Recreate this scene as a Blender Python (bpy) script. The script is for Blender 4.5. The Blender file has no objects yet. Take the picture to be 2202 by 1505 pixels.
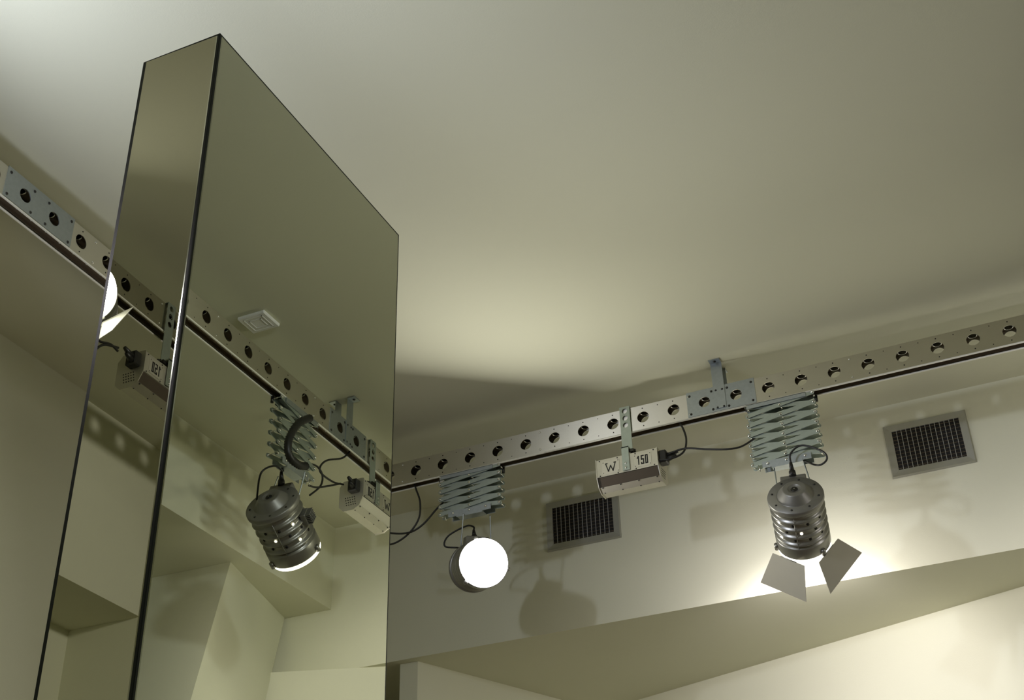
import bpy, bmesh, math, random
from mathutils import Vector, Matrix
random.seed(4)
PI = math.pi
sc = bpy.context.scene
COL = sc.collection
CZ = 1.5                     # eye height above the floor; all other heights are written above the eye

# ---------------------------------------------------------------- camera
cd = bpy.data.cameras.new('camera'); cam = bpy.data.objects.new('camera', cd); COL.objects.link(cam)
cd.sensor_fit = 'HORIZONTAL'; cd.sensor_width = 36.0; cd.lens = 36.0 * 2835.3 / 2202.0
cd.clip_start = 0.05; cd.clip_end = 60
yaw, pitch, roll = -0.41416, 0.56167, -0.02663
fw = Vector((math.sin(yaw)*math.cos(pitch), math.cos(yaw)*math.cos(pitch), math.sin(pitch)))
rt0 = Vector((math.cos(yaw), -math.sin(yaw), 0)); up0 = rt0.cross(fw)
rt = math.cos(roll)*rt0 + math.sin(roll)*up0; up = -math.sin(roll)*rt0 + math.cos(roll)*up0
M = Matrix.Identity(4)
for i in range(3):
    M[i][0] = rt[i]; M[i][1] = up[i]; M[i][2] = -fw[i]
M[0][3], M[1][3], M[2][3] = 0, 0, CZ
cam.matrix_world = M
sc.camera = cam

# ---------------------------------------------------------------- world, exposure
w = bpy.data.worlds.new('world'); sc.world = w; w.use_nodes = True
w.node_tree.nodes['Background'].inputs[0].default_value = (0.01, 0.01, 0.01, 1)
w.node_tree.nodes['Background'].inputs[1].default_value = 0.0
sc.view_settings.view_transform = 'Standard'
sc.view_settings.look = 'None'
sc.view_settings.exposure = 0.3
sc.view_settings.gamma = 1.0
sc.view_settings.use_curve_mapping = False
sc.cycles.max_bounces = 12; sc.cycles.diffuse_bounces = 6; sc.cycles.glossy_bounces = 6
sc.cycles.caustics_reflective = False; sc.cycles.caustics_refractive = False
sc.cycles.sample_clamp_indirect = 6.0

WARM = (1.05, 0.98, 1.03)     # halogen capsule lamps
COOL = (1.02, 0.99, 0.91)
P_AIM = (30.0, 3.4)          # barn door lamp on the far rail: beam, wide spill
P_CAM = (35.0, 12.0)          # lamp that looks at the camera
P_RIGHT = (26.0, 3.5)        # lamp on the near rail
P_LEFT = (8.0, 1.0)       # barn door lamp on the left rail
P_SIDE = (65.0, 14.0)       # lamp on the left rail just outside the frame
P_REAR = (100.0, 4.5)         # barn door lamp on the near rail behind the photographer
P_UP = 0.0                   # box floodlights are switched off

# ---------------------------------------------------------------- materials
def mat(name, color, rough=0.5, metal=0.0, noise=0.0, nscale=8.0, bump=0.0, bscale=200.0, emis=None, estr=0.0, spec=0.5, stretch=None):
    m = bpy.data.materials.new(name); m.use_nodes = True
    nt = m.node_tree; b = nt.nodes['Principled BSDF']
    b.inputs['Base Color'].default_value = (*color, 1)
    b.inputs['Roughness'].default_value = rough; b.inputs['Metallic'].default_value = metal
    b.inputs['Specular IOR Level'].default_value = spec
    tc = nt.nodes.new('ShaderNodeTexCoord'); mp = nt.nodes.new('ShaderNodeMapping')
    nt.links.new(tc.outputs['Object'], mp.inputs['Vector'])
    if stretch: mp.inputs['Scale'].default_value = stretch
    if noise:
        n = nt.nodes.new('ShaderNodeTexNoise'); n.inputs['Scale'].default_value = nscale; n.inputs['Detail'].default_value = 5
        nt.links.new(mp.outputs['Vector'], n.inputs['Vector'])
        r = nt.nodes.new('ShaderNodeMapRange'); r.inputs[3].default_value = 1-noise; r.inputs[4].default_value = 1+noise
        nt.links.new(n.outputs['Fac'], r.inputs[0])
        mx = nt.nodes.new('ShaderNodeVectorMath'); mx.operation = 'SCALE'; mx.inputs[0].default_value = color
        nt.links.new(r.outputs[0], mx.inputs['Scale']); nt.links.new(mx.outputs[0], b.inputs['Base Color'])
    if bump:
        n2 = nt.nodes.new('ShaderNodeTexNoise'); n2.inputs['Scale'].default_value = bscale; n2.inputs['Detail'].default_value = 3
        nt.links.new(mp.outputs['Vector'], n2.inputs['Vector'])
        bp = nt.nodes.new('ShaderNodeBump'); bp.inputs['Strength'].default_value = bump; bp.inputs['Distance'].default_value = 0.001
        nt.links.new(n2.outputs['Fac'], bp.inputs['Height']); nt.links.new(bp.outputs[0], b.inputs['Normal'])
    if emis:
        b.inputs['Emission Color'].default_value = (*emis, 1); b.inputs['Emission Strength'].default_value = estr
    return m
PAINT = mat('wall_paint', (0.685, 0.685, 0.53), 0.9, noise=0.03, nscale=2.0, bump=0.25, bscale=260, spec=0.15)
CEILP = mat('ceiling_paint', (0.685, 0.685, 0.53), 0.9, noise=0.02, nscale=1.5, bump=0.2, bscale=260, spec=0.15)
FLOORM = mat('floor_boards', (0.27, 0.20, 0.155), 0.45, noise=0.25, nscale=5, stretch=(1, 9, 1))
ALU = mat('brushed_aluminium', (0.66, 0.64, 0.56), 0.33, 1.0, noise=0.05, nscale=60, stretch=(0.3, 1, 8))
def brushed(m, an):
    nt = m.node_tree; b = nt.nodes['Principled BSDF']; b.inputs['Anisotropic'].default_value = an
    c = nt.nodes.new('ShaderNodeCombineXYZ'); c.inputs[2].default_value = 1.0     # brushed across the rail
    nt.links.new(c.outputs[0], b.inputs['Tangent'])
brushed(ALU, 0.85)
ZINC = mat('galvanised_steel', (0.42, 0.46, 0.475), 0.45, 1.0, noise=0.12, nscale=90)
ZINCG = mat('green_passivated_steel', (0.43, 0.49, 0.45), 0.42, 0.9, noise=0.10, nscale=60)
LIP = mat('aluminium_lip', (0.86, 0.85, 0.76), 0.45, 0.15, noise=0.04, nscale=60)
CANM = mat('grey_hammered_lacquer', (0.30, 0.295, 0.265), 0.34, 0.75, noise=0.06, nscale=50)
CAPM = mat('grey_satin_lacquer', (0.25, 0.245, 0.22), 0.42, 0.55, noise=0.05, nscale=50)
LEAF = mat('barn_door_paint', (0.40, 0.38, 0.31), 0.55, 0.1, noise=0.04, nscale=20)
LEAFW = mat('barn_door_lit', (0.75, 0.74, 0.68), 0.5, 0.1, noise=0.03, nscale=20)  # paler copy of the leaf paint, lamp light put into the colour
BLACK = mat('black_rubber', (0.012, 0.012, 0.010), 0.45, noise=0.1, nscale=50)
DARKB = mat('dark_bolt', (0.05, 0.05, 0.045), 0.4, 0.8, noise=0.1, nscale=80)
BOLT = mat('bright_bolt', (0.75, 0.76, 0.72), 0.2, 1.0, noise=0.05, nscale=80)
SLOT = mat('slot_panel_shaded', (0.07, 0.055, 0.04), 0.25, 0.0, noise=0.1, nscale=20)  # floodlight slot panel in shade, the darkness put into its colour
CREAM = mat('cream_panel_lit', (0.72, 0.69, 0.56), 0.45, 0.2, noise=0.03, nscale=20)  # same slot panel as lit, brightness put into the colour; also the top glass
FLOODM = mat('flood_aluminium', (0.62, 0.60, 0.52), 0.42, 0.85, noise=0.05, nscale=40)
PLATE = mat('label_plate', (0.66, 0.64, 0.56), 0.42, 0.8, noise=0.03, nscale=40)
INK = mat('black_ink', (0.015, 0.014, 0.012), 0.6, noise=0.1, nscale=80)
PIN = mat('pin_hole', (0.02, 0.018, 0.015), 0.8, noise=0.1, nscale=80)
TRACKM = mat('track_channel', (0.20, 0.16, 0.11), 0.4, 0.7, noise=0.1, nscale=30)
GRILLE = mat('grille_frame', (0.43, 0.43, 0.38), 0.42, 0.7, noise=0.05, nscale=40)
BLADE = mat('grille_blade', (0.55, 0.56, 0.58), 0.35, 0.8, noise=0.05, nscale=40)
DUCT = mat('duct_dark', (0.012, 0.011, 0.010), 0.8, noise=0.1, nscale=20)
MIRROR = mat('green_mirror', (0.60, 0.62, 0.50), 0.0, 1.0)
GLASSE = mat('mirror_glass_edge', (0.015, 0.04, 0.025), 0.12, 0.0, noise=0.1, nscale=30)
GLASSB = mat('mirror_bevel', (0.80, 0.86, 0.76), 0.07, 1.0)
CORE = mat('pillar_core', (0.006, 0.012, 0.008), 0.3, spec=0.2, noise=0.1, nscale=30)
WPLAST = mat('white_plastic', (0.80, 0.80, 0.76), 0.4, noise=0.02, nscale=30)
LENS_W = mat('lamp_lens', (0.9, 0.9, 0.9), 0.3, emis=(1.0, 0.97, 0.90), estr=6.0)
LENS_C = mat('lamp_lens_cool', (0.9, 0.9, 0.9), 0.3, emis=(0.96, 0.95, 1.0), estr=6.0)
GLOWH = mat('lamp_vent_glow', (0.9, 0.9, 0.8), 0.3, emis=(1.0, 0.95, 0.80), estr=2.2)
UPGLASS = mat('flood_glass', (0.9, 0.9, 0.85), 0.3, emis=(1.0, 0.95, 0.78), estr=3.0)

# ---------------------------------------------------------------- mesh helpers
class MB:
    def __init__(s): s.v = []; s.f = []; s.sm = []
    def add(s, vs, fs, smooth=False):
        o = len(s.v); s.v += [tuple(x) for x in vs]
        for f in fs: s.f.append(tuple(i+o for i in f)); s.sm.append(smooth)
        return s
    def box(s, x0, x1, y0, y1, z0, z1, T=None):
        vs = [Vector((x, y, z)) for z in (z0, z1) for y in (y0, y1) for x in (x0, x1)]
        if T is not None: vs = [T @ q for q in vs]
        return s.add(vs, [(0,2,3,1),(4,5,7,6),(0,1,5,4),(2,6,7,3),(0,4,6,2),(1,3,7,5)])
    def bbox(s, x0, x1, y0, y1, z0, z1, b=0.002, T=None):
        # box with chamfered edges
        c = [(x0,x1),(y0,y1),(z0,z1)]
        vs = []; idx = {}
        for sx in (0,1):
            for sy in (0,1):
                for sz in (0,1):
                    for ax in range(3):
                        p = [c[0][sx], c[1][sy], c[2][sz]]
                        for k, sg in enumerate((sx, sy, sz)):
                            if k != ax: p[k] += b if sg == 0 else -b
                        idx[(sx,sy,sz,ax)] = len(vs); vs.append(Vector(p))
        fs = []
        for ax in range(3):
            o = [k for k in range(3) if k != ax]
            for sg in (0,1):
                q = []
                for a, bb in ((0,0),(1,0),(1,1),(0,1)):
                    k = [0,0,0]; k[ax] = sg; k[o[0]] = a; k[o[1]] = bb
                    q.append(idx[(*k, ax)])
                fs.append(tuple(q))
        for ax in range(3):
            o = [k for k in range(3) if k != ax]
            for a in (0,1):
                for bb in (0,1):
                    k0 = [0,0,0]; k0[o[0]] = a; k0[o[1]] = bb; k1 = list(k0); k1[ax] = 1
                    fs.append((idx[(*k0,o[0])], idx[(*k0,o[1])], idx[(*k1,o[1])], idx[(*k1,o[0])]))
        for k in [(a,b_,c_) for a in (0,1) for b_ in (0,1) for c_ in (0,1)]:
            fs.append((idx[(*k,0)], idx[(*k,1)], idx[(*k,2)]))
        if T is not None: vs = [T @ q for q in vs]
        return s.add(vs, fs)
    def prism(s, poly, z0, z1, shift=(0,0), T=None):
        # poly: plan points; bottom shifted by shift
        n = len(poly)
        vs = [Vector((x+shift[0], y+shift[1], z0)) for x, y in poly] + [Vector((x, y, z1)) for x, y in poly]
        if T is not None: vs = [T @ q for q in vs]
        return s.add(vs, [tuple(range(n-1,-1,-1)), tuple(range(n,2*n))] + [(i,(i+1)%n,n+(i+1)%n,n+i) for i in range(n)])
    def lathe(s, prof, n=48, T=None, smooth=True, cap0=False, cap1=False):
        # prof: (r, a) with the axis along local Z
        vs = []; fs = []
        for r, a in prof:
            for k in range(n): vs.append(Vector((r*math.cos(2*PI*k/n), r*math.sin(2*PI*k/n), a)))
        for i in range(len(prof)-1):
            for k in range(n): fs.append((i*n+k, i*n+(k+1)%n, (i+1)*n+(k+1)%n, (i+1)*n+k))
        if cap0: fs.append(tuple(range(n-1,-1,-1)))
        if cap1: fs.append(tuple((len(prof)-1)*n+k for k in range(n)))
        if T is not None: vs = [T @ q for q in vs]
        return s.add(vs, fs, smooth)
    def cyl(s, p0, p1, r, n=16, r1=None, smooth=True):
        p0, p1 = Vector(p0), Vector(p1); L = (p1-p0).length
        T = Matrix.Translation(p0) @ (p1-p0).to_track_quat('Z', 'Y').to_matrix().to_4x4()
        r1 = r if r1 is None else r1
        return s.lathe([(r,0),(r1,L)], n, T, smooth, True, True)
    def ball(s, c, r, n=12, sq=1.0, ax=(0,0,1)):
        T = Matrix.Translation(Vector(c)) @ Vector(ax).to_track_quat('Z','Y').to_matrix().to_4x4()
        m = 6
        return s.lathe([(max(r*math.sin(PI*i/m), 1e-5), -r*sq*math.cos(PI*i/m)) for i in range(m+1)], n, T)
    def tube(s, pts, r, n=10, ridges=None):
        pts = [Vector(p) for p in pts]; P = smooth_path(pts) if len(pts) > 2 else pts
        vs = []; fs = []; prev = None
        for i, p in enumerate(P):
            d = (P[min(i+1,len(P)-1)] - P[max(i-1,0)]).normalized()
            if prev is None: a = d.orthogonal().normalized()
            else: a = (prev - d*prev.dot(d)).normalized()
            prev = a; b = d.cross(a); rr = r*(1 + (ridges if ridges and i % 2 else 0))
            for k in range(n):
                t = 2*PI*k/n; vs.append(p + rr*(math.cos(t)*a + math.sin(t)*b))
        for i in range(len(P)-1):
            for k in range(n): fs.append((i*n+k, i*n+(k+1)%n, (i+1)*n+(k+1)%n, (i+1)*n+k))
        fs.append(tuple(range(n-1,-1,-1))); fs.append(tuple((len(P)-1)*n+k for k in range(n)))
        return s.add(vs, fs, True)
    def build_each(s, name, material, parent):
        # every loose piece becomes an object of its own
        par = list(range(len(s.v)))
        def find(a):
            while par[a] != a: par[a] = par[par[a]]; a = par[a]
            return a
        for f in s.f:
            for q in f[1:]: par[find(q)] = find(f[0])
        groups = {}
        for f, sm in zip(s.f, s.sm): groups.setdefault(find(f[0]), []).append((f, sm))
        for g in groups.values():
            ids = sorted({i for f, _ in g for i in f}); mp = {i: k for k, i in enumerate(ids)}
            m = MB(); m.v = [s.v[i] for i in ids]; m.f = [tuple(mp[i] for i in f) for f, _ in g]; m.sm = [x for _, x in g]
            m.build(name, material, parent)
    def build(s, name, material, parent=None, loc=None, label=None, extra=()):
        me = bpy.data.meshes.new(name); V = list(s.v); F = list(s.f); SM = list(s.sm); MI = [0]*len(F)
        for k, (e, em) in enumerate(extra):
            o = len(V); V += e.v; F += [tuple(i+o for i in f) for f in e.f]; SM += e.sm; MI += [k+1]*len(e.f)
        me.from_pydata([tuple(v) for v in V], [], F); me.update()
        for p, sm, mi in zip(me.polygons, SM, MI): p.use_smooth = sm; p.material_index = mi
        b = bmesh.new(); b.from_mesh(me); bmesh.ops.remove_doubles(b, verts=b.verts, dist=2e-6); bmesh.ops.recalc_face_normals(b, faces=b.faces); b.to_mesh(me); b.free()
        me.materials.append(material)
        for e, em in extra: me.materials.append(em)
        o = bpy.data.objects.new(name, me); COL.objects.link(o)
        if parent: o.parent = parent
        if loc: o.location = loc
        if label: o['label'] = label
        return o

def smooth_path(P, m=10):
    out = []; n = len(P)
    for i in range(n-1):
        p0 = P[max(i-1,0)]; p1 = P[i]; p2 = P[i+1]; p3 = P[min(i+2,n-1)]
        for k in range(m):
            t = k/m
            out.append(0.5*((2*p1) + (p2-p0)*t + (2*p0-5*p1+4*p2-p3)*t*t + (3*p1-p0-3*p2+p3)*t**3))
    out.append(P[-1]); return out

def thing(name, label, cat, loc=(0,0,0), rz=0, group=None):
    o = bpy.data.objects.new(name, None); COL.objects.link(o); o.empty_display_size = 0.05
    o.location = (loc[0], loc[1], loc[2]+CZ); o.rotation_euler = (0,0,rz)
    o['label'] = label; o['category'] = cat
    if group: o['group'] = group
    return o
def tag(o, label, cat, group=None):
    o['label'] = label; o['category'] = cat
    if group: o['group'] = group
    return o
def struct(name, mb, m):
    o = mb.build(name, m); o.location = (0,0,CZ); o['kind'] = 'structure'; return o

# ---------------------------------------------------------------- measured place (metres, eye at 0,0,0)
H = 2.5554                                        # ceiling
ZB, BH, BW, S = 2.403, 0.100, 0.045, 0.12         # rail: centre height, height, depth, hole spacing
X0R, X2R, Y1R = -2.4374, 0.441, 4.1421            # inner faces of the left, near and far rail
FLZ = -CZ
XW0, XW2, YW1 = -3.198, 1.10, 4.756
ZS0, ZS1, ZS2 = 1.846, 1.873, 2.163               # undersides of the upper walls
YB = -3.0

# ---------------------------------------------------------------- room shell
struct('floor', MB().box(-4.2, 3.2, YB-.3, 7.2, FLZ-.1, FLZ), FLOORM)
struct('ceiling', MB().box(-4.2, 3.2, YB-.3, 7.2, H, H+.12), CEILP)
struct('wall_back', MB().box(-4.2, 3.2, YB-.3, YB, FLZ, H), PAINT)
# far wall: upper band, then folded lower walls under it
struct('wall_front', MB().box(-4.2, 3.2, YW1, 7.2, ZS1, H), PAINT)
fl = MB(); bx = lambda t: 5.137-.348*(t+.15)
fl.prism([(-2.15, bx(-2.15)), (1.325, bx(1.325)), (1.9, bx(1.325)+.25), (1.9, bx(1.325)+.5), (-2.0, bx(-2.15)+.5)], FLZ, ZS1)
struct('wall_front_recess', fl, PAINT)
struct('wall_front_fold', MB().prism([(-2.585, 4.80), (-2.15, bx(-2.15)), (-2.0, 6.4), (-2.67, 6.4), (-2.67, 4.80)], FLZ, ZS1), PAINT)
struct('wall_front_inner', MB().box(-4.2, -2.6, 6.1, 6.4, FLZ, ZS1), PAINT)
# left wall with a shallow niche behind the photographer
struct('wall_left', MB().box(-4.2, XW0, YB, YW1, ZS0, H).box(-4.2, XW0, 1.5, YW1-.05, FLZ, ZS0).box(-4.2, XW0, YB, 2*1.1173-3.822, FLZ, ZS0)
       .box(-4.2, -3.533, 2*1.1173-3.822, 1.5, FLZ, ZS0).box(-4.2, XW0-.1, YW1-.05, 6.1, FLZ, ZS1), PAINT)
# right wall: upper band and leaning pier in the recess below it
struct('wall_right', MB().box(XW2, 3.2, YB, YW1, ZS2, H), PAINT)
struct('wall_right_recess', MB().box(2.6, 3.2, YB, 7.0, FLZ, ZS2), PAINT)
struct('wall_right_pier', MB().prism([(1.184, 4.109), (1.335, 4.745), (2.7, 4.80), (2.7, 4.06)], FLZ, ZS2-.0005, shift=(-.086*(ZS2+CZ), -.36*(ZS2+CZ))), PAINT)

# ---------------------------------------------------------------- mirrored pillar
PX1, PX2, PY0, PY1, PT = -1.0937, -0.9525, 1.1173, 1.6717, 1.4576
pil = thing('mirrored_pillar', 'tall free-standing pillar clad in greenish mirror panels with dark edges', 'pillar', ((PX1+PX2)/2, (PY0+PY1)/2, FLZ))
cx, cy = (PX1+PX2)/2, (PY0+PY1)/2
hx, hy, PHt = (PX2-PX1)/2, (PY1-PY0)/2, PT+CZ
MB().bbox(-hx, hx, -hy, hy, 0, PHt, 0.001).build('core', CORE, pil)
def panel(width, height, T, inset=0.0045, left=0.0045, b=0.0010):
    # mirror glass with a small polished bevel round it, face on -y
    o = MB(); w2 = width/2-inset; z0 = 0.006; z1 = height-inset; t = 0.0010; wl = width/2-left
    g = MB()
    fr = [(-wl+b, z0+b), (w2-b, z0+b), (w2-b, z1-b), (-wl+b, z1-b)]
    rm = [(-wl, z0), (w2, z0), (w2, z1), (-wl, z1)]
    o.add([T @ Vector((x, -t, z)) for x, z in fr] + [T @ Vector((x, -t+.0004, z)) for x, z in fr], [(0,1,2,3), (7,6,5,4), (0,4,5,1), (1,5,6,2), (2,6,7,3), (3,7,4,0)])
    g.add([T @ Vector((x, -t+.0001, z)) for x, z in fr] + [T @ Vector((x, 0, z)) for x, z in rm] , [(0,1,5,4),(1,2,6,5),(2,3,7,6),(3,0,4,7)])
    p = o.build('mirror_panel', MIRROR, pil); g.build('bevelled_edge', GLASSB, p)
dl = math.radians(0.45)
panel(2*hx, PHt, Matrix.Translation((0, -hy-.0006, 0)) @ Matrix.Rotation(dl, 4, 'Z'), left=0.0075)
panel(2*hy, PHt, Matrix.Translation((hx, 0, 0)) @ Matrix.Rotation(PI/2, 4, 'Z'))
panel(2*hx, PHt, Matrix.Translation((0, hy, 0)) @ Matrix.Rotation(PI, 4, 'Z'))
panel(2*hy, PHt, Matrix.Translation((-hx, 0, 0)) @ Matrix.Rotation(-PI/2, 4, 'Z'))

# ---------------------------------------------------------------- perforated rails
def perforated(mb, n, y0, y1, z0, z1, rad, T, x00=0.0, pitch=S, seg=32, skip=()):
    """plate of n cells, each with a round hole, between y0 and y1 (thickness) and z0..z1 (height)"""
    zc = (z0+z1)/2; hh = (z1-z0)/2; hp = pitch/2
    for c in range(n):
        xc = x00 + c*pitch
        if c in skip:
            mb.box(xc-hp, xc+hp, y0, y1, z0, z1, T); continue
        ring = []
        corner = [math.atan2(hh, hp), PI-math.atan2(hh, hp), PI+math.atan2(hh, hp), 2*PI-math.atan2(hh, hp)]
        angs = sorted([2*PI*k/seg for k in range(seg)] + corner)
        inn = []; out = []
        for a in angs:
            ca, sa = math.cos(a), math.sin(a)
            t = min(hp/abs(ca) if abs(ca) > 1e-9 else 1e9, hh/abs(sa) if abs(sa) > 1e-9 else 1e9)
            inn.append((xc+rad*ca, zc+rad*sa)); out.append((xc+t*ca, zc+t*sa))
        m = len(angs)
        vs = [Vector((x, y0, z)) for x, z in inn] + [Vector((x, y0, z)) for x, z in out] + \
             [Vector((x, y1, z)) for x, z in inn] + [Vector((x, y1, z)) for x, z in out]
        if T is not None: vs = [T @ v for v in vs]
        fs = []
        for k in range(m):
            j = (k+1) % m
            fs += [(k, j, m+j, m+k), (2*m+k, 3*m+k, 3*m+j, 2*m+j), (k, 2*m+k, 2*m+j, j)]
            zk, zj = out[k][1], out[j][1]
            if (abs(zk-z0) < 1e-6 and abs(zj-z0) < 1e-6) or (abs(zk-z1) < 1e-6 and abs(zj-z1) < 1e-6): fs.append((m+k, m+j, 3*m+j, 3*m+k))
        mb.add(vs, fs)
    return mb
RX = Matrix.Rotation(PI/2, 4, 'X')
def rail(label, loc, rz, n, x00, splices, brackets):
    """local x along the rail, -y towards the room, origin at the centre of a hole on the front face"""
    t = thing('light_rail', label, 'lighting rail', loc, rz, 'perforated lighting rails')
    h = BH/2; L0 = x00-S/2; L1 = x00+(n-.5)*S
    fp = perforated(MB(), n, 0, .002, -h, h, .0228, None, x00)
    perforated(MB(), n, BW-.002, BW, -h, h, .0228, None, x00).build('rear_plate', ALU, t)
    # top plate: cells in x and y
    MB().box(L0, L1, .002, BW-.002, h-.002, h).build('top_plate', ALU, t)
    mp = MB(); T = Matrix.Translation((0, BW/2, .029)) @ Matrix.Rotation(-PI/2, 4, 'X')
    perforated(mp, n, -.0, .0015, -(BW/2-.002), BW/2-.002, .0160, T, x00)
    gr = MB()
    for k in range(n): gr.lathe([(.0160, .0002), (.0175, -.0012), (.0150, -.0022), (.0140, -.0008)], 28, Matrix.Translation((x00+k*S, BW/2, .0285)))
    mp.build('inner_plate', TRACKM, t, extra=[(gr, BOLT)])
    # folded lips and inner channel along the open bottom
    for y0 in (-.002, BW-.007): MB().bbox(L0, L1, y0, y0+.008, -h-.0055, -h, .002).build('bottom_lip', LIP, t)
    tr = MB(); q = [(.0085, -h+.001), (.010, -h+.001), (.010, -h+.012), (BW-.010, -h+.012), (BW-.010, -h+.001), (BW-.0085, -h+.001), (BW-.0085, -h+.014), (.0085, -h+.014)]
    tr.add([Vector((x, a, b)) for x in (L0, L1) for a, b in q], [(0,7,6,5,4,3,2,1)[:8], tuple(range(8,16))] + [(i, (i+1)%8, 8+(i+1)%8, 8+i) for i in range(8)])
    rt_ = MB()
    rv = MB(); pn = MB(); rnd = random.Random(len(label)+n)
    for k in range(n):
        xc = x00+k*S
        for zz in (-h+.013, h-.013):
            pn.cyl((xc, .0005, zz), (xc, -.0006, zz), .0024, 8)
            if (k*7) % 5 == 0: rv.ball((xc+S/2, -.001, zz), .0042, 8, .5, (0,-1,0))
            else: pn.cyl((xc+S/2, .0005, zz), (xc+S/2, -.0006, zz), .0019, 8)
        rt_.ball((xc+S/2, BW/2, -h+.0115), .003, 8, .6, (0,0,-1)); rt_.ball((xc, BW/2, -h+.0115), .0022, 8, .6, (0,0,-1))
    fp.build('front_plate', ALU, t, extra=[(pn, PIN), (rv, BOLT)]); tr.build('track_channel', TRACKM, t, extra=[(rt_, BOLT)])
    for a, b in splices:      # zinc plates wrapped over joints, holes at whole numbers
        mb = MB(); c0 = int(math.ceil(a)); c1 = int(math.floor(b))
        perforated(mb, c1-c0+1, -.0022, 0, -h+.0005, h+.002, .0215, None, c0*S)
        mb.box(a*S, (c0-.5)*S, -.0022, 0, -h+.0005, h+.002); mb.box((c1+.5)*S, b*S, -.0022, 0, -h+.0005, h+.002)
        mb.box(a*S, b*S, -.0022, BW+.002, h+.002, h+.004)
        sp = mb.build('splice_plate', ZINC, t)
        bb = MB()
        for x in (a*S+.012, b*S-.012, (c0+c1)/2*S-.03, (c0+c1)/2*S+.03):
            for z in (-h+.012, h-.012): bb.ball((x, -.0022, z), .005, 10, .6, (0,-1,0))
        bb.build_each('splice_bolt', DARKB, sp)
    for k in brackets:        # strap hangers up to the ceiling
        x = k*S; top = H-ZB; b = MB()
        b.box(x-.021, x+.021, -.0052, -.0024, -h+.01, top-.0005)
        b.box(x-.021, x+.021, -.034, -.0052, top-.0035, top-.0005)
        b.box(x-.021, x+.021, BW+.0024, BW+.0052, -h+.01, top-.0005)
        b.box(x-.021, x+.021, BW+.0052, BW+.034, top-.0035, top-.0005)
        br = b.build('ceiling_bracket', ZINC, t)
        bb = MB(); bb.ball((x, -.02, top-.0035), .006, 10, .6, (0,0,-1)); bb.ball((x, BW+.02, top-.0035), .006, 10, .6, (0,0,-1))
        for z in (-h+.014, h-.014): bb.ball((x-.012, -.0052, z), .0042, 10, .6, (0,-1,0)); bb.ball((x+.012, -.0052, z), .0042, 10, .6, (0,-1,0))
        bb.build_each('bracket_bolt', DARKB, br)
    return t
# far rail: hole 0 at X -2.2534
F1 = (-2.2534, Y1R, ZB)
rail('aluminium perforated rail hanging in front of the wall with two air grilles', F1, 0, 23, -S, [(9.45, 11.6)], [10.5])
F0 = (X0R, 2.1254, ZB)
rail('aluminium perforated rail seen directly at the left edge behind the mirrored pillar', F0, PI/2, 56, -38*S, [(-.64, 1.66)], [-28.5, -14.5])
F2 = (X2R, 4.1421-.0, ZB)   # near rail, seen only in the mirror
y20 = 2.8658                # its hole 0 sits at Y 2.8658
F2 = (X2R, y20, ZB)
rail('perforated rail reflected in the wide mirror face, a box floodlight hanging at its end', F2, -PI/2, 56, -11*S, [(-8.6, -6.4)], [-7.5, 6.5, 20.5])

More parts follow.
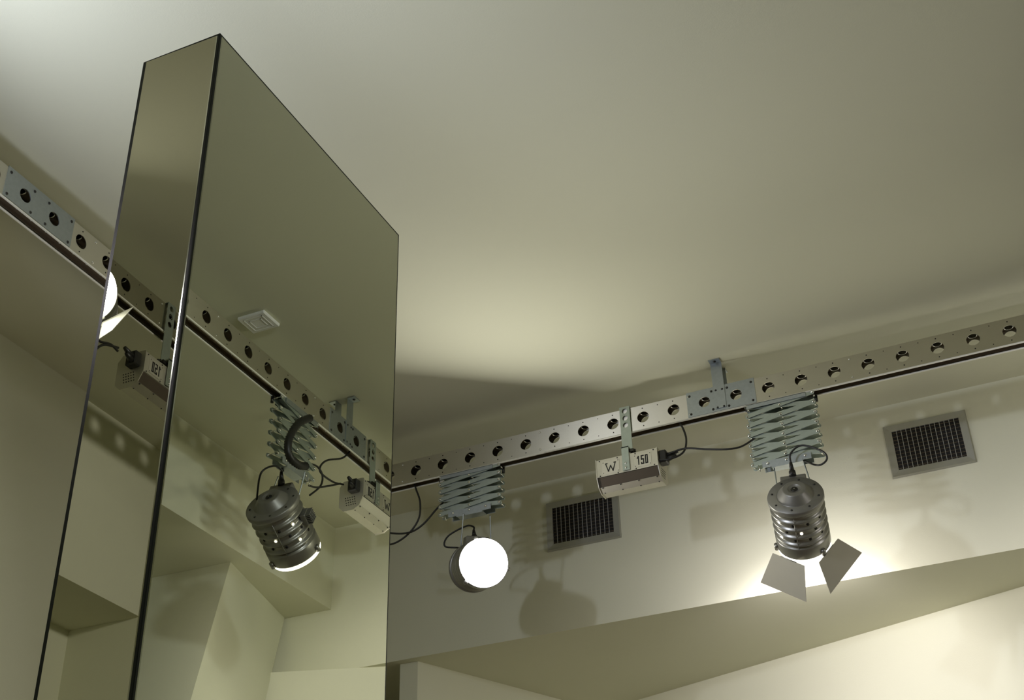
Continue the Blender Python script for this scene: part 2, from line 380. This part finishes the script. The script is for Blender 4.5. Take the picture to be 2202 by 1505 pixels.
# ---------------------------------------------------------------- scissor arms
def pivot(bt, x, yf, yr, z):      # one long rivet through both pairs of bars
    T = Matrix.Translation((x, 0, z)) @ Matrix.Rotation(-PI/2, 4, 'X')
    pr = [(.0001, yf-.0085), (.0035, yf-.0075), (.0058, yf-.0045), (.0058, yf-.0040), (.0028, yf-.0038), (.0028, yr+.0038), (.0058, yr+.0040), (.0058, yr+.0045), (.0035, yr+.0075), (.0001, yr+.0085)]
    bt.lathe(pr, 10, T)
def panto(label, frame, rz, x0, x1, ztop, zbot, n=6, lean=0.0, brw=.11):
    """flat-bar scissor arm hanging below the rail; local frame of the rail"""
    t = thing('scissor_arm', label, 'scissor arm', frame, rz, 'scissor hanger arms')
    xc = (x0+x1)/2; w2 = (x1-x0)/2-.006; st = (ztop-zbot)/n
    yf, yr = .004, .038
    for y, d in ((yf, -1), (yr, 1)):
        for sgn in (1, -1):
            mb = MB(); yy = y + (0.0026*sgn)*1.0
            for k in range(n):
                za, zb_ = ztop-k*st, ztop-(k+1)*st
                dx = 2*w2; dz = zb_-za; L = math.hypot(dx, dz)
                T = Matrix.Translation((xc+lean*(k+.5), yy, (za+zb_)/2)) @ Matrix.Rotation(math.atan2(-dz*sgn, dx), 4, 'Y')
                # rounded-end flat bar
                hw = .0084; pts = []
                for a in range(7): pts.append((L/2+hw*.9*math.sin(PI*a/6), -hw*math.cos(PI*a/6)))
                for a in range(7): pts.append((-L/2-hw*.9*math.sin(PI*a/6), hw*math.cos(PI*a/6)))
                m = len(pts)
                vs = [T @ Vector((px, -.0011, pz)) for px, pz in pts] + [T @ Vector((px, .0011, pz)) for px, pz in pts]
                mb.add(vs, [tuple(range(m)), tuple(range(2*m-1, m-1, -1))] + [(i, (i+1)%m, m+(i+1)%m, m+i) for i in range(m)])
            mb.build_each('scissor_bar', ZINCG, t)
    bt = MB()
    for k in range(n+1):
        z = ztop-k*st
        for x in (xc-w2+lean*k, xc+w2+lean*k):
            pivot(bt, x, yf, yr, z)
        if k < n:
            zz = z-st/2; x = xc+lean*(k+.5)
            pivot(bt, x, yf, yr, zz)
    bt.build_each('pivot_bolt', BOLT, t)
    tb = MB()   # top carriage channel
    zt = -BH/2-.0035
    tb.box(x0+.004, x1-.03, yf-.007, yf-.005, ztop-.012, zt).box(x0+.004, x1-.03, yr+.005, yr+.007, ztop-.012, zt).box(x0+.004, x1-.03, yf-.007, yr+.007, zt-.002, zt)
    tb.build('carriage_channel', ZINC, t)
    hk = MB().cyl((x0+.004, yf-.006, zt-.004), (x0+.004, yf-.006, zt-.026), .002, 8).cyl((x1-.002, yr, zt-.002), (x1-.002, yr, zt-.026), .006, 10)
    hk.build_each('stop_screw', DARKB, t)
    lb = MB(); xl = xc+lean*n
    lb.box(xl-w2*.72, xl+w2*.72, yf-.004, yf-.002, zbot-.020, zbot+.004).box(xl-w2*.72, xl+w2*.72, yr+.002, yr+.004, zbot-.020, zbot+.004)
    lb.box(xl-brw/2, xl+brw/2, yf-.004, yr+.004, zbot-.022, zbot-.020)
    lb.box(xl-brw/2, xl+brw/2, yf-.0055, yf-.004, zbot-.026, zbot-.014)
    lb.build('bottom_bracket', ZINC, t)
    bb = MB()
    for x in (xl-w2*.55, xl, xl+w2*.55): bb.ball((x, yf-.005, zbot-.006), .0055, 10, .7, (0,-1,0))
    bb.cyl((xl-w2*.85, yf, zbot), (xl-w2*.80, yf-.002, zbot-.03), .002, 8)
    bb.build_each('bracket_bolt', BOLT, t)
    return t

# ---------------------------------------------------------------- spotlights
def spot(label, loc, axis, lens_mat, power, color, size, hang, leaves=(), vents=(), glow_k=(), cone=100, side='top', box=True, leaf_pts=None, fins=False, cord=None):
    """barrel spotlight; loc = middle of the barrel, axis = direction of the beam (world)"""
    f = Vector(axis).normalized()
    t = thing('spotlight', label, 'spotlight', loc)
    R_ = size; LN = .212
    e1 = Vector((0,0,1)).cross(f).normalized()    # sideways
    e2 = f.cross(e1)                              # downwards or upwards across the beam
    if e2.z > 0: pass
    T = Matrix.Identity(4)
    for i in range(3): T[i][0] = e1[i]; T[i][1] = e2[i]; T[i][2] = f[i]
    a0 = -LN/2
    # ribbed barrel
    prof = [(R_*.93, a0+.020)]
    ribs = [.050, .083, .116, .149]
    a = .024
    steps = 90
    for i in range(steps+1):
        x = .024+(LN-.050-.024)*i/steps
        r = R_*.885
        for rb in ribs:
            d = abs(x-rb)
            if d < .012: r = max(r, R_*(.885+.10*(math.cos(PI*d/.012)*.5+.5)))
        prof.append((r, a0+x))
    prof += [(R_*.97, a0+LN-.048), (R_*.985, a0+LN-.044), (R_*.985, a0+LN-.004), (R_*.97, a0+LN), (R_*.93, a0+LN), (R_*.93, a0+LN-.020)]
    bar = MB().lathe(prof, 64, T)
    cp = MB().lathe([(R_*.9, a0+.022), (R_*.99, a0+.021), (R_*1.01, a0+.017), (R_*1.01, a0+.004), (R_*.99, a0), (R_*.68, a0-.0005), (R_*.665, a0-.0015), (R_*.65, a0-.004), (R_*.435, a0-.0265), (R_*.42, a0-.0285), (R_*.40, a0-.0293), (R_*.25, a0-.0295), (R_*.235, a0-.029), (R_*.22, a0-.026), (.0001, a0-.0255)], 64, T)
    cap = cp.build('rear_cap', CAPM, t)
    bb = MB()
    for k in range(8):
        an = 2*PI*(k+.3)/8; p = T @ Vector((R_*.84*math.cos(an), R_*.84*math.sin(an), a0-.001)); bb.ball(p, .0042, 8, .6, -f)
    bb.ball(T @ Vector((0,0,a0-.026)), .012, 14, .3, -f)
    bb.build_each('cap_bolt', DARKB, cap)
    MB().ball(T @ Vector((0,0,a0-.0295)), .0022, 8, .6, -f).build('centre_screw', BOLT, cap)
    # lens, slightly domed
    ln = MB().lathe([(.0001, a0+LN+.022), (R_*.5, a0+LN+.021), (R_*.8, a0+LN+.019), (R_*.92, a0+LN+.016), (R_*.955, a0+LN+.011), (R_*.955, a0+LN-.003)], 64, T)
    ln.build('lens', lens_mat, t)
    ck = MB()
    for k in range(3):
        an = 2*PI*k/3+PI/2+.35; p = Vector((R_*math.cos(an), R_*math.sin(an), a0+LN-.008))
        ck.cyl(T @ (p-Vector((0,0,.012))), T @ (p+Vector((0,0,.010))), .009, 10)
    ck.build_each('lens_clip', CANM, t)
    # seam rod and vent holes
    sm = MB(); an = -PI/2+.2 if e2.z > 0 else PI/2-.2
    sm.cyl(T @ Vector((R_*.958*math.cos(an), R_*.97*math.sin(an), a0+.03)), T @ Vector((R_*.958*math.cos(an), R_*.958*math.sin(an), a0+LN-.04)), .0013, 6)
    sm.build('seam_rod', CANM, t)
    vh = MB(); gh = MB()
    for j, xx in enumerate((.0665, .0995, .1325)):
        for k in range(10):
            an = 2*PI*(k+.5*(j % 2))/10
            rr = R_*.892; d = Vector((math.cos(an), math.sin(an), 0))
            c0 = T @ (d*rr + Vector((0,0,a0+xx))); c1 = T @ (d*(rr+.0012) + Vector((0,0,a0+xx)))
            (gh if (j*10+k) % 4 == 1 else vh).cyl(c0, c1, .0052, 10)
    bar.build('barrel', CANM, t, extra=[(vh, PIN), (gh, GLOWH)])
    # yoke of two thin straps up to the arm, terminal box
    yk = MB(); hz = Vector(hang) - Vector(loc)
    for sg in (-1, 1):
        p1 = e1*sg*R_*.55; top = Vector((hz.x, hz.y, hz.z)) + e1*sg*.052
        pend = T @ Vector((sg*R_*.86, 0, -.03)) 
        ctrl = T @ Vector((sg*R_*.62, R_*.85, -.06)); pend = T @ Vector((sg*R_*.60, R_*.80, -.045))
        yk.tube([top, (top+ctrl)/2, ctrl, pend], .0026, 6)
    yk.build_each('yoke_strap', ZINC, t)
    us = 1 if e2.z > 0 else -1
    tbx = MB().bbox(-.044, .044, R_*.80, R_*1.20, a0+.003, a0+.075, .003, T)
    tb = tbx.build('terminal_box', CAPM, t) if box else t
    pg = MB(); p = T @ Vector((0, us*R_*1.14, a0+.006)); u = (T.to_3x3() @ Vector((0, us*.8, -.6))).normalized()
    pg.cyl(p, p+u*.02, .013, 12, .011).cyl(p+u*.02, p+u*.05, .009, 12, .005)
    if box: pg.build('plug', BLACK, tb)
    st = p+u*.048; q = hz
    if side == 'top':
        c = [st, st+u*.03+Vector((.005,0,.004)), st+Vector((.05, -.01, .052)), st+Vector((.115, -.012, .012)), st+Vector((.125,-.01,-.02)), st+Vector((.09, 0, -.03)), Vector((hz.x+.045, hz.y, hz.z+.012))]
    elif side == 'left':
        c = [st, st+u*.02, st+Vector((-.03,-.01,.02)), st+Vector((-.10,-.02,-.01)), st+Vector((-.115,-.02,-.05)), st+Vector((-.06,-.01,-.065)), T @ Vector((-R_*.8, us*R_*.5, a0+.08))]
    else:
        c = [st, st+u*.03, st+Vector((.04, 0, .03)), Vector((hz.x+.06, hz.y, hz.z+.02)), Vector((hz.x+.02, hz.y, hz.z+.03))]
    if cord: c = [st, st+u*.012] + [Vector(q)-Vector(loc) for q in cord]
    if box: MB().tube(c, .0035, 8).build('power_cord', BLACK, t)
    if fins:
        fb = MB().bbox(R_*.90, R_*1.12, -.022, .022, a0+.058, a0+.100, .002, T)
        for k in range(6): fb.box(R_*1.12, R_*1.30, -.020, .020, a0+.060+k*.007, a0+.0625+k*.007, T)
        fb.build('finned_heat_sink', CAPM, t)
    for an, open_, wi, wo, ll in leaves:
        d = T.to_3x3() @ Vector((math.cos(an), math.sin(an), 0)); tn = f.cross(d)
        hc = f*(a0+LN+.004) + d*(R_*1.0); oc = hc + ll*(math.cos(open_)*f + math.sin(open_)*d)
        nn = (oc-hc).cross(tn).normalized()*.0009
        q4 = [hc-tn*wi, hc+tn*wi, oc+tn*wo, oc-tn*wo]
        # clipped outer corners
        m = MB().add([a+nn for a in q4]+[a-nn for a in q4], [(0,1,2,3),(7,6,5,4),(0,4,5,1),(1,5,6,2),(2,6,7,3),(3,7,4,0)])
        lf = m.build('barn_door_leaf', LEAF, t)
        MB().cyl(hc-tn*wi*.5, hc+tn*wi*.5, .0018, 8).build('hinge', CANM, lf)
    if leaf_pts:        # one wide-open leaf, corners in the place's own coordinates
        q4 = [Vector(a)-Vector(loc) for a in leaf_pts]; nn = (q4[1]-q4[0]).cross(q4[2]-q4[1]).normalized()*.0009
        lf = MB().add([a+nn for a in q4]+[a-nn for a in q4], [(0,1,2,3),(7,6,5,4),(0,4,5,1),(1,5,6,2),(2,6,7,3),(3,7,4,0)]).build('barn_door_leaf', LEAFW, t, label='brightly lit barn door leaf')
        MB().cyl(q4[0].lerp(q4[1], .2), q4[0].lerp(q4[1], .8), .003, 8).build('hinge', CANM, lf)
    ld = bpy.data.lights.new('lamp_beam', 'SPOT'); ld.energy = power[0]; ld.color = color; ld.spot_size = math.radians(cone); ld.spot_blend = .55; ld.shadow_soft_size = R_*.95
    lo = bpy.data.objects.new('lamp_beam', ld); COL.objects.link(lo); lo.parent = t
    la = bpy.data.lights.new('lamp_spill', 'AREA'); la.shape = 'DISK'; la.size = R_*1.7; la.energy = power[1]; la.color = color
    lb = bpy.data.objects.new('lamp_spill', la); COL.objects.link(lb); lb.parent = t
    lb.location = f*(LN/2+.030); lb.rotation_mode = 'QUATERNION'; lb.rotation_quaternion = f.to_track_quat('-Z', 'Y')
    lo.location = f*(LN/2+.030); lo.rotation_mode = 'QUATERNION'; lo.rotation_quaternion = f.to_track_quat('-Z', 'Y')
    return t

# ---------------------------------------------------------------- box floodlights
def strokes(mb, segs, x, z, h, w, th, y):
    for (ax, az, bx_, bz) in segs:
        a = Vector((x+ax*w, y, z+az*h)); b = Vector((x+bx_*w, y, z+bz*h)); d = b-a; L = d.length
        T = Matrix.Translation((a+b)/2) @ Matrix.Rotation(-math.atan2(d.z, d.x), 4, 'Y')
        mb.box(-L/2-th/2, L/2+th/2, -.0003, .0003, -th/2, th/2, T)
    return mb
def flood(label, frame, rz, xc, front, zc, slot_mat, power, dx=0.0):
    """box floodlight on a strap; local rail frame; xc = middle, zc = middle height of the label face"""
    t = thing('box_floodlight', label, 'floodlight', frame, rz, 'box floodlights under the rails')
    L = .118
    y = front
    # section (y,z): label face, inset slot, lower bevel, underside, back, top bevel
    sec = [(y, .036), (y, -.034), (y+.016, -.068), (y+.040, -.082), (y+.080, -.082), (y+.100, -.062), (y+.100, .016), (y+.084, .038), (y+.012, .038)]
    T = Matrix.Translation((xc, 0, zc))
    n = len(sec)
    vs = [T @ Vector((-L, a, b)) for a, b in sec] + [T @ Vector((L, a, b)) for a, b in sec]
    side = [(i, (i+1) % n, n+(i+1) % n, n+i) for i in range(n) if i not in (1, 7)]
    hs = MB().add(vs, side)
    # slot panel and its glass
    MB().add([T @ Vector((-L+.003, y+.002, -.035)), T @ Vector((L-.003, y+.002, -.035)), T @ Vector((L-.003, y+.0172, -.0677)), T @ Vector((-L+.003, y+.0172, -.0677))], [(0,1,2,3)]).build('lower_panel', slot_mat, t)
    gl = MB().add([T @ Vector((-L+.003, y+.014, .036)), T @ Vector((L-.003, y+.014, .036)), T @ Vector((L-.003, y+.080, .036)), T @ Vector((-L+.003, y+.080, .036))], [(0,1,2,3)])
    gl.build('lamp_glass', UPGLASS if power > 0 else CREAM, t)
    # end plates, slightly larger than the body
    big = [((a-(y+.05))*1.04+(y+.05), (b+.020)*1.04-.020) for a, b in sec]
    for s0, s1 in ((-L-.002, -L+.001), (L-.001, L+.002)):
        v2 = [T @ Vector((s0, a, b)) for a, b in big] + [T @ Vector((s1, a, b)) for a, b in big]
        ep = MB().add(v2, [tuple(range(n)), tuple(range(2*n-1, n-1, -1))] + [(i, (i+1) % n, n+(i+1) % n, n+i) for i in range(n)])
        vh = MB(); xs = s0-.0006 if s0 < 0 else s1+.0006
        for i in range(5):
            for j in range(4): vh.cyl(T @ Vector((xs, y+.03+i*.0095+j*.002, -.062+j*.010)), T @ Vector(((s0+s1)/2, y+.03+i*.0095+j*.002, -.062+j*.010)), .0024, 8)
        ep.build('end_plate', FLOODM, t, extra=[(vh, PIN)])
    # riveted label plates and marks
    for x0, nm in ((-.062, 'W'), (.062, '150')):
        pm = MB().bbox(xc+x0-.034, xc+x0+.034, y-.0012, y, zc-.026, zc+.026, .0004)
        mk = MB()
        if nm == 'W':
            strokes(mk, [(-1,1,-.5,-1),(-.5,-1,0,.35),(0,.35,.45,-1),(.45,-1,1,1),(-1,1,-.7,1),(.72,1,1.05,1)], xc+x0, zc-.001, .016, .019, .0038, y-.0016)
        else:
            for k, sg in enumerate(([(.1,1,.1,-1),(-.9,.6,.1,1)], [(1,1,-.9,1),(-.9,1,-.9,.1),(-.9,.15,.9,.15),(.9,.15,.9,-1),(.9,-1,-.9,-1),(-.9,-1,-.9,-.7)], [(-.8,1,.8,1),(.8,1,.8,-1),(.8,-1,-.8,-1),(-.8,-1,-.8,1)])):
                strokes(mk, sg, xc+x0+(k-1)*.0155, zc, .016, .0042, .0042, y-.0016)
        rv = MB()
        for sx in (-.029, .029):
            for sz in (-.021, .021): rv.ball((xc+x0+sx, y-.0012, zc+sz), .0018, 8, .6, (0,-1,0))
        pl = pm.build('label_plate', PLATE, t, extra=[(rv, DARKB)])
        mk.build('lettering', INK, pl, label='black mark '+nm)
    rv = MB()
    for sx in (-.105, -.035, .035, .105):
        rv.ball((xc+sx, y-.0005, zc+.031), .0026, 8, .7, (0,-1,0)); rv.ball((xc+sx, y-.0005, zc-.030), .0026, 8, .7, (0,-1,0))
        rv.ball((xc+sx, y+.018, zc-.0705), .0028, 8, .7, (0,-1,-.8)); rv.ball((xc+sx, y+.039, zc-.081), .0028, 8, .7, (0,-1,-.8))
    hs.build('housing', FLOODM, t, extra=[(rv, DARKB)])
    # hanging strap with three holes, jogged plate below
    xs = xc+dx; st = MB(); zt = BH/2+.004
    T2 = Matrix.Identity(4)
    zj = zc+.062
    nh = 3; pz = .030; za = .038
    m2 = MB()
    RT = Matrix.Translation((xs, -.0085, 0)) @ Matrix.Rotation(-PI/2, 4, 'Y')   # strap runs along local x -> z
    m2.box(xs-.020, xs+.020, -.0085, -.006, za-pz*2.5, zj-.0) if za-pz*2.5 < zj else None
    zlow = zj; ztop = zt
    # perforated stretch
    perforated(m2, 3, 0, .0025, -.020, .020, .0105, RT, x00=za-pz*2-.0, pitch=pz)
    m2.box(xs-.020, xs+.020, -.0085, -.006, za+pz*.5, ztop)
    m2.box(xs-.020, xs+.020, -.0085, -.006, zlow, za-pz*2.5)
    m2.box(xs-.020, xs+.020, -.0085, .02, ztop, ztop+.0025)
    sp = m2.build('hanging_strap', ZINCG, t)
    m3 = MB().bbox(xs-.015, xs+.013, y-.0060, y-.0030, zc-.030, zj+.006, .0005)
    m3.box(xs-.015, xs+.013, min(y-.006, -.0085), max(-.006, y-.003), zj, zj+.004)
    m3.build('lower_strap', ZINCG, t)
    bb = MB().ball((xs-.002, y-.0065, zc-.002), .0045, 10, .6, (0,-1,0)).ball((xs-.002, y-.0065, zc-.019), .0045, 10, .6, (0,-1,0))
    bb.build_each('strap_bolt', BOLT, t)
    wb = MB().cyl((xs+.022, -.012, zj-.004), (xs+.022, .006, zj-.004), .007, 8).cyl((xs+.022, -.016, zj-.016), (xs+.022, .002, zj-.016), .005, 8).box(xs+.010, xs+.030, -.006, .0, zj-.022, zj+.002)
    wb.box(xs-.01, xs+.028, y+.004, y+.010, zc+.046, zj-.004)
    wb.build('clamp', DARKB, t)
    # plug on the right end
    e = xc+L
    pg = MB().bbox(e+.001, e+.030, y+.012, y+.052, zc-.020, zc+.030, .004).cyl((e+.025, y+.03, zc+.008), (e+.072, y+.022, zc+.014), .012, 12, .006).cyl((e+.025, y+.028, zc-.006), (e+.066, y+.018, zc-.004), .011, 12, .006)
    pg.build('plug', BLACK, t)
    if power > 0:
        ld = bpy.data.lights.new('flood_beam', 'AREA'); ld.shape = 'RECTANGLE'; ld.size = 2*L-.03; ld.size_y = .05; ld.energy = power; ld.color = WARM
        lo = bpy.data.objects.new('flood_beam', ld); COL.objects.link(lo); lo.parent = t; lo.location = (xc, y+.052, zc+.047); lo.rotation_euler = (PI, 0, 0)
    return t

def rel(fr, rz, p):          # rail frame -> world (heights above the eye)
    v = Matrix.Rotation(rz, 4, 'Z') @ Vector(p); return (v.x+fr[0], v.y+fr[1], v.z+fr[2])

# ---- far rail
panto('pale steel scissor arm on the far rail above the lamp that glares at the camera', F1, 0, .1035, .368, -.058, -.218, 5)
panto('extended greenish steel scissor arm right of the 150 floodlight above the barn door spotlight', F1, 0, 1.345, 1.598, -.058, -.292, 6, lean=-.0008)
spot('lit spotlight facing the camera, its round lens a glaring white disc', (-1.995, 4.168, 1.955), (.571, -.762, -.304), LENS_C, P_CAM, COOL, .094, (-1.997, 4.165, 2.164), cone=100, side='left')
AX2 = (-.14, .89, -.424)
spot('grey ribbed spotlight on the far rail aimed at the wall, two barn door leaves open', (-.777, 4.168, 1.887), AX2, LENS_W, P_AIM, WARM, .094, (-.785, 4.165, 2.092),
     leaves=((5.4, .5, .065, .095, .12), (3.75, .6, .065, .11, .10)), cone=105)
flood('aluminium box floodlight marked W and 150 hanging between the two spotlights', F1, 0, .892, -.030, -.192, SLOT, P_UP, dx=.0)
# ---- near rail (mirror only)
panto('dark scissor arm in the mirror, wrapped by a corrugated black hose', F2, -PI/2, -.694, -.450, -.062, -.285, 5)
spot('spotlight reflected in the wide mirror face, grey ribbed barrel tilted with a glowing rim', (.489, 3.460, 1.907), (.08, .88, -.475), LENS_W, P_RIGHT, WARM, .094, (.462, 3.445, 2.098), cone=110, side='back', fins=True, cord=[(2*PX2+x_, y_, z_) for x_, y_, z_ in ((2.37, 3.396, 2.088), (2.37, 3.347, 2.085), (2.38, 3.30, 2.052), (2.40, 3.305, 2.025), (2.45, 3.37, 1.985))])
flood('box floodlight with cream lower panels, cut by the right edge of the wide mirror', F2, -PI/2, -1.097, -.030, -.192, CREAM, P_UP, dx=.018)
# ---- left rail (behind the camera, seen in the narrow mirror face)
ry = lambda yv: 2*PY0 - yv
panto('scissor arm at the left rail behind the photographer over the lit barn door lamp', F0, PI/2, ry(2.43)-2.1254-.13, ry(2.43)-2.1254+.13, -.058, -.10, 2)
LP0 = [(-2.3294, -.207, 2.1195), (-2.3297, -.1865, 2.0378), (-2.2697, -.1854, 2.0613), (-2.2686, -.2553, 2.1847)]
spot('lit barn door spotlight glowing at the left edge of the narrow mirror face', (-2.445, -.245, 2.247), (.60, .70, -.30), LENS_W, P_LEFT, WARM, .094, (-2.46, -.27, 2.33),
     leaf_pts=LP0, cone=70, side='back', box=False)
flood('box floodlight with mirrored 150 lettering, reflected in the narrow mirror face', F0, PI/2, ry(2.745)-2.1254-.105, -.030, -.232, SLOT, P_UP)

panto('scissor arm on the near rail behind the photographer', F2, -PI/2, 2.99, 3.25, -.058, -.12, 2)
spot('lit spotlight on the near rail behind the photographer', (.48, -.25, 2.15), (-.96, -.24, -.12), LENS_W, P_REAR, WARM, .094, (.48, -.25, 2.28), cone=85, side='back', box=False)
panto('scissor arm on the left rail just outside the left edge of the frame', F0, PI/2, 1.15-2.1254-.13, 1.15-2.1254+.13, -.058, -.16, 3)
spot('lit spotlight on the left rail just outside the left edge of the frame', (-2.46, 1.15, 2.06), (.88, .44, -.25), LENS_W, P_SIDE, (.93, 1.0, 1.22), .094, (-2.46, 1.15, 2.20), cone=92, side='back', box=False)

# ---------------------------------------------------------------- cables
def cable(label, pts, r=.0038, name='power_cable', ridges=None, m=BLACK, group='black cables along the rails'):
    o = MB().tube([(x, y, z+CZ) for x, y, z in pts], r, 8, ridges).build(name, m); return tag(o, label, 'cable', group)
yc = Y1R+.02
cable('black cable looping from the far rail down to the floodlight marked W and 150', [(-1.172, yc, 2.37), (-1.150, yc-.01, 2.33), (-1.137, yc-.02, 2.27), (-1.150, yc-.03, 2.215), (-1.20, 4.125, 2.196), (-1.245, 4.125, 2.203)])
cable('black cable sagging from the 150 floodlight across to the barn door spotlight arm', [(-1.205, 4.13, 2.22), (-1.14, 4.12, 2.222), (-1.06, 4.12, 2.200), (-.99, 4.12, 2.183), (-.94, 4.13, 2.185), (-.90, 4.15, 2.212), (-.875, 4.17, 2.24)])
cable('thin black cable dropping from the far rail right beside the pillar edge', [(-2.273, yc, 2.37), (-2.262, yc, 2.33), (-2.243, yc, 2.27), (-2.247, yc, 2.20), (-2.29, yc, 2.145), (-2.36, yc, 2.115), (-2.45, yc, 2.13)])
cable('black cable sagging from the glaring lamp arm to behind the pillar edge', [(-2.135, 4.17, 2.257), (-2.17, 4.16, 2.22), (-2.22, 4.15, 2.165), (-2.28, 4.15, 2.142), (-2.36, 4.15, 2.155), (-2.45, 4.15, 2.19)])
V = lambda yv, z, x=-2.39: (2*PX2-x, yv, z)
W = lambda x, *pts: [(2*PX2-x, a, b) for a, b in pts]
cable('corrugated black hose arched over the scissor arm in the mirror', W(-2.255, (3.37, 2.255), (3.306, 2.205), (3.261, 2.137), (3.248, 2.087), (3.266, 2.052), (3.323, 2.050), (3.364, 2.065)), .012, 'corrugated_hose', .22)
cable('black cable in the mirror from the near rail down to the cream panelled floodlight', W(-2.37, (3.831, 2.372), (3.773, 2.313), (3.672, 2.257), (3.628, 2.212), (3.637, 2.187), (3.718, 2.189), (3.79, 2.210)))
cable('black cable in the mirror between the scissor arm and the floodlight plug', W(-2.37, (3.561, 2.105), (3.612, 2.12), (3.688, 2.159), (3.77, 2.205)))
cable('black cable in the mirror curling beside the scissor arm', W(-2.37, (3.528, 2.181), (3.604, 2.201), (3.644, 2.183), (3.636, 2.136), (3.571, 2.071)))
VL = lambda yv, z, x=-2.40: (x, ry(yv), z)
cable('black cable in the narrow mirror face hanging beside the glowing lamp', [VL(2.474, 2.372), VL(2.474, 2.255), VL(2.49, 2.181), VL(2.492, 2.135), VL(2.516, 2.118), VL(2.564, 2.134), VL(2.60, 2.130)])
cable('black cable in the narrow mirror face sagging to the mirrored 150 floodlight', [VL(2.40, 1.95), VL(2.471, 1.994), VL(2.485, 2.041), VL(2.51, 2.087), VL(2.541, 2.119), VL(2.60, 2.142)])

# ---------------------------------------------------------------- air grilles on the far wall
def grille(label, x0, x1, z0, z1):
    t = thing('air_grille', label, 'air grille', ((x0+x1)/2, YW1, z0), 0, 'air grilles on the far wall')
    w2 = (x1-x0)/2; h = z1-z0; b = .030
    fr = MB()
    o = [(-w2,0),(w2,0),(w2,h),(-w2,h)]; i1 = [(-w2+b,b),(w2-b,b),(w2-b,h-b),(-w2+b,h-b)]
    m = [(-w2+.004,.004),(w2-.004,.004),(w2-.004,h-.004),(-w2+.004,h-.004)]
    vs = [Vector((x,0,z)) for x,z in o]+[Vector((x,-.010,z)) for x,z in m]+[Vector((x,-.007,z)) for x,z in i1]+[Vector((x,-.0005,z)) for x,z in i1]
    fr.add(vs, [(k,(k+1)%4,(k+1)%4+4,k+4) for k in range(4)]+[(k+4,(k+1)%4+4,(k+1)%4+8,k+8) for k in range(4)]+[(k+8,(k+1)%4+8,(k+1)%4+12,k+12) for k in range(4)])
    fr.build('frame', GRILLE, t)
    MB().box(-w2+b, w2-b, -.0008, -.0003, b, h-b).build('duct_opening', DUCT, t)
    n = 14
    for k in range(n-1):
        x = -w2+b+(2*w2-2*b)*(k+1)/n
        MB().box(x-.0010, x+.0010, -.0085, -.0045, b, h-b).build('upright_blade', BLADE, t)
    nr = 11
    for k in range(nr):
        z = b+(h-2*b)*(k+.5)/nr
        MB().box(-w2+b, w2-b, -.003, -.0012, z-.0008, z+.0008).build('cross_blade', TRACKM, t)
    return t
grille('square-edged metal air grille partly behind the 150 floodlight', -1.951, -1.620, 2.225, 2.449)
grille('metal air grille high on the far wall right of the barn door spotlight', -.512, -.198, 2.238, 2.464)

# ---------------------------------------------------------------- ceiling plate seen in the mirror
dt = thing('ceiling_plate', 'small square white ceiling plate with raised rings, seen in the mirror', 'ceiling fitting', (2*PX2+2.345, 3.145, H))
MB().bbox(-.055, .055, -.05, .05, -.013, 0, .003).build('base_plate', WPLAST, dt)
for a, zz in ((.038, -.0145), (.024, -.0145)):
    m = MB()
    for k in range(4):
        T = Matrix.Rotation(PI/2*k, 4, 'Z'); m.box(-a, a, a-.003, a, zz, -.0125, T)
    m.build('ring', WPLAST, dt)
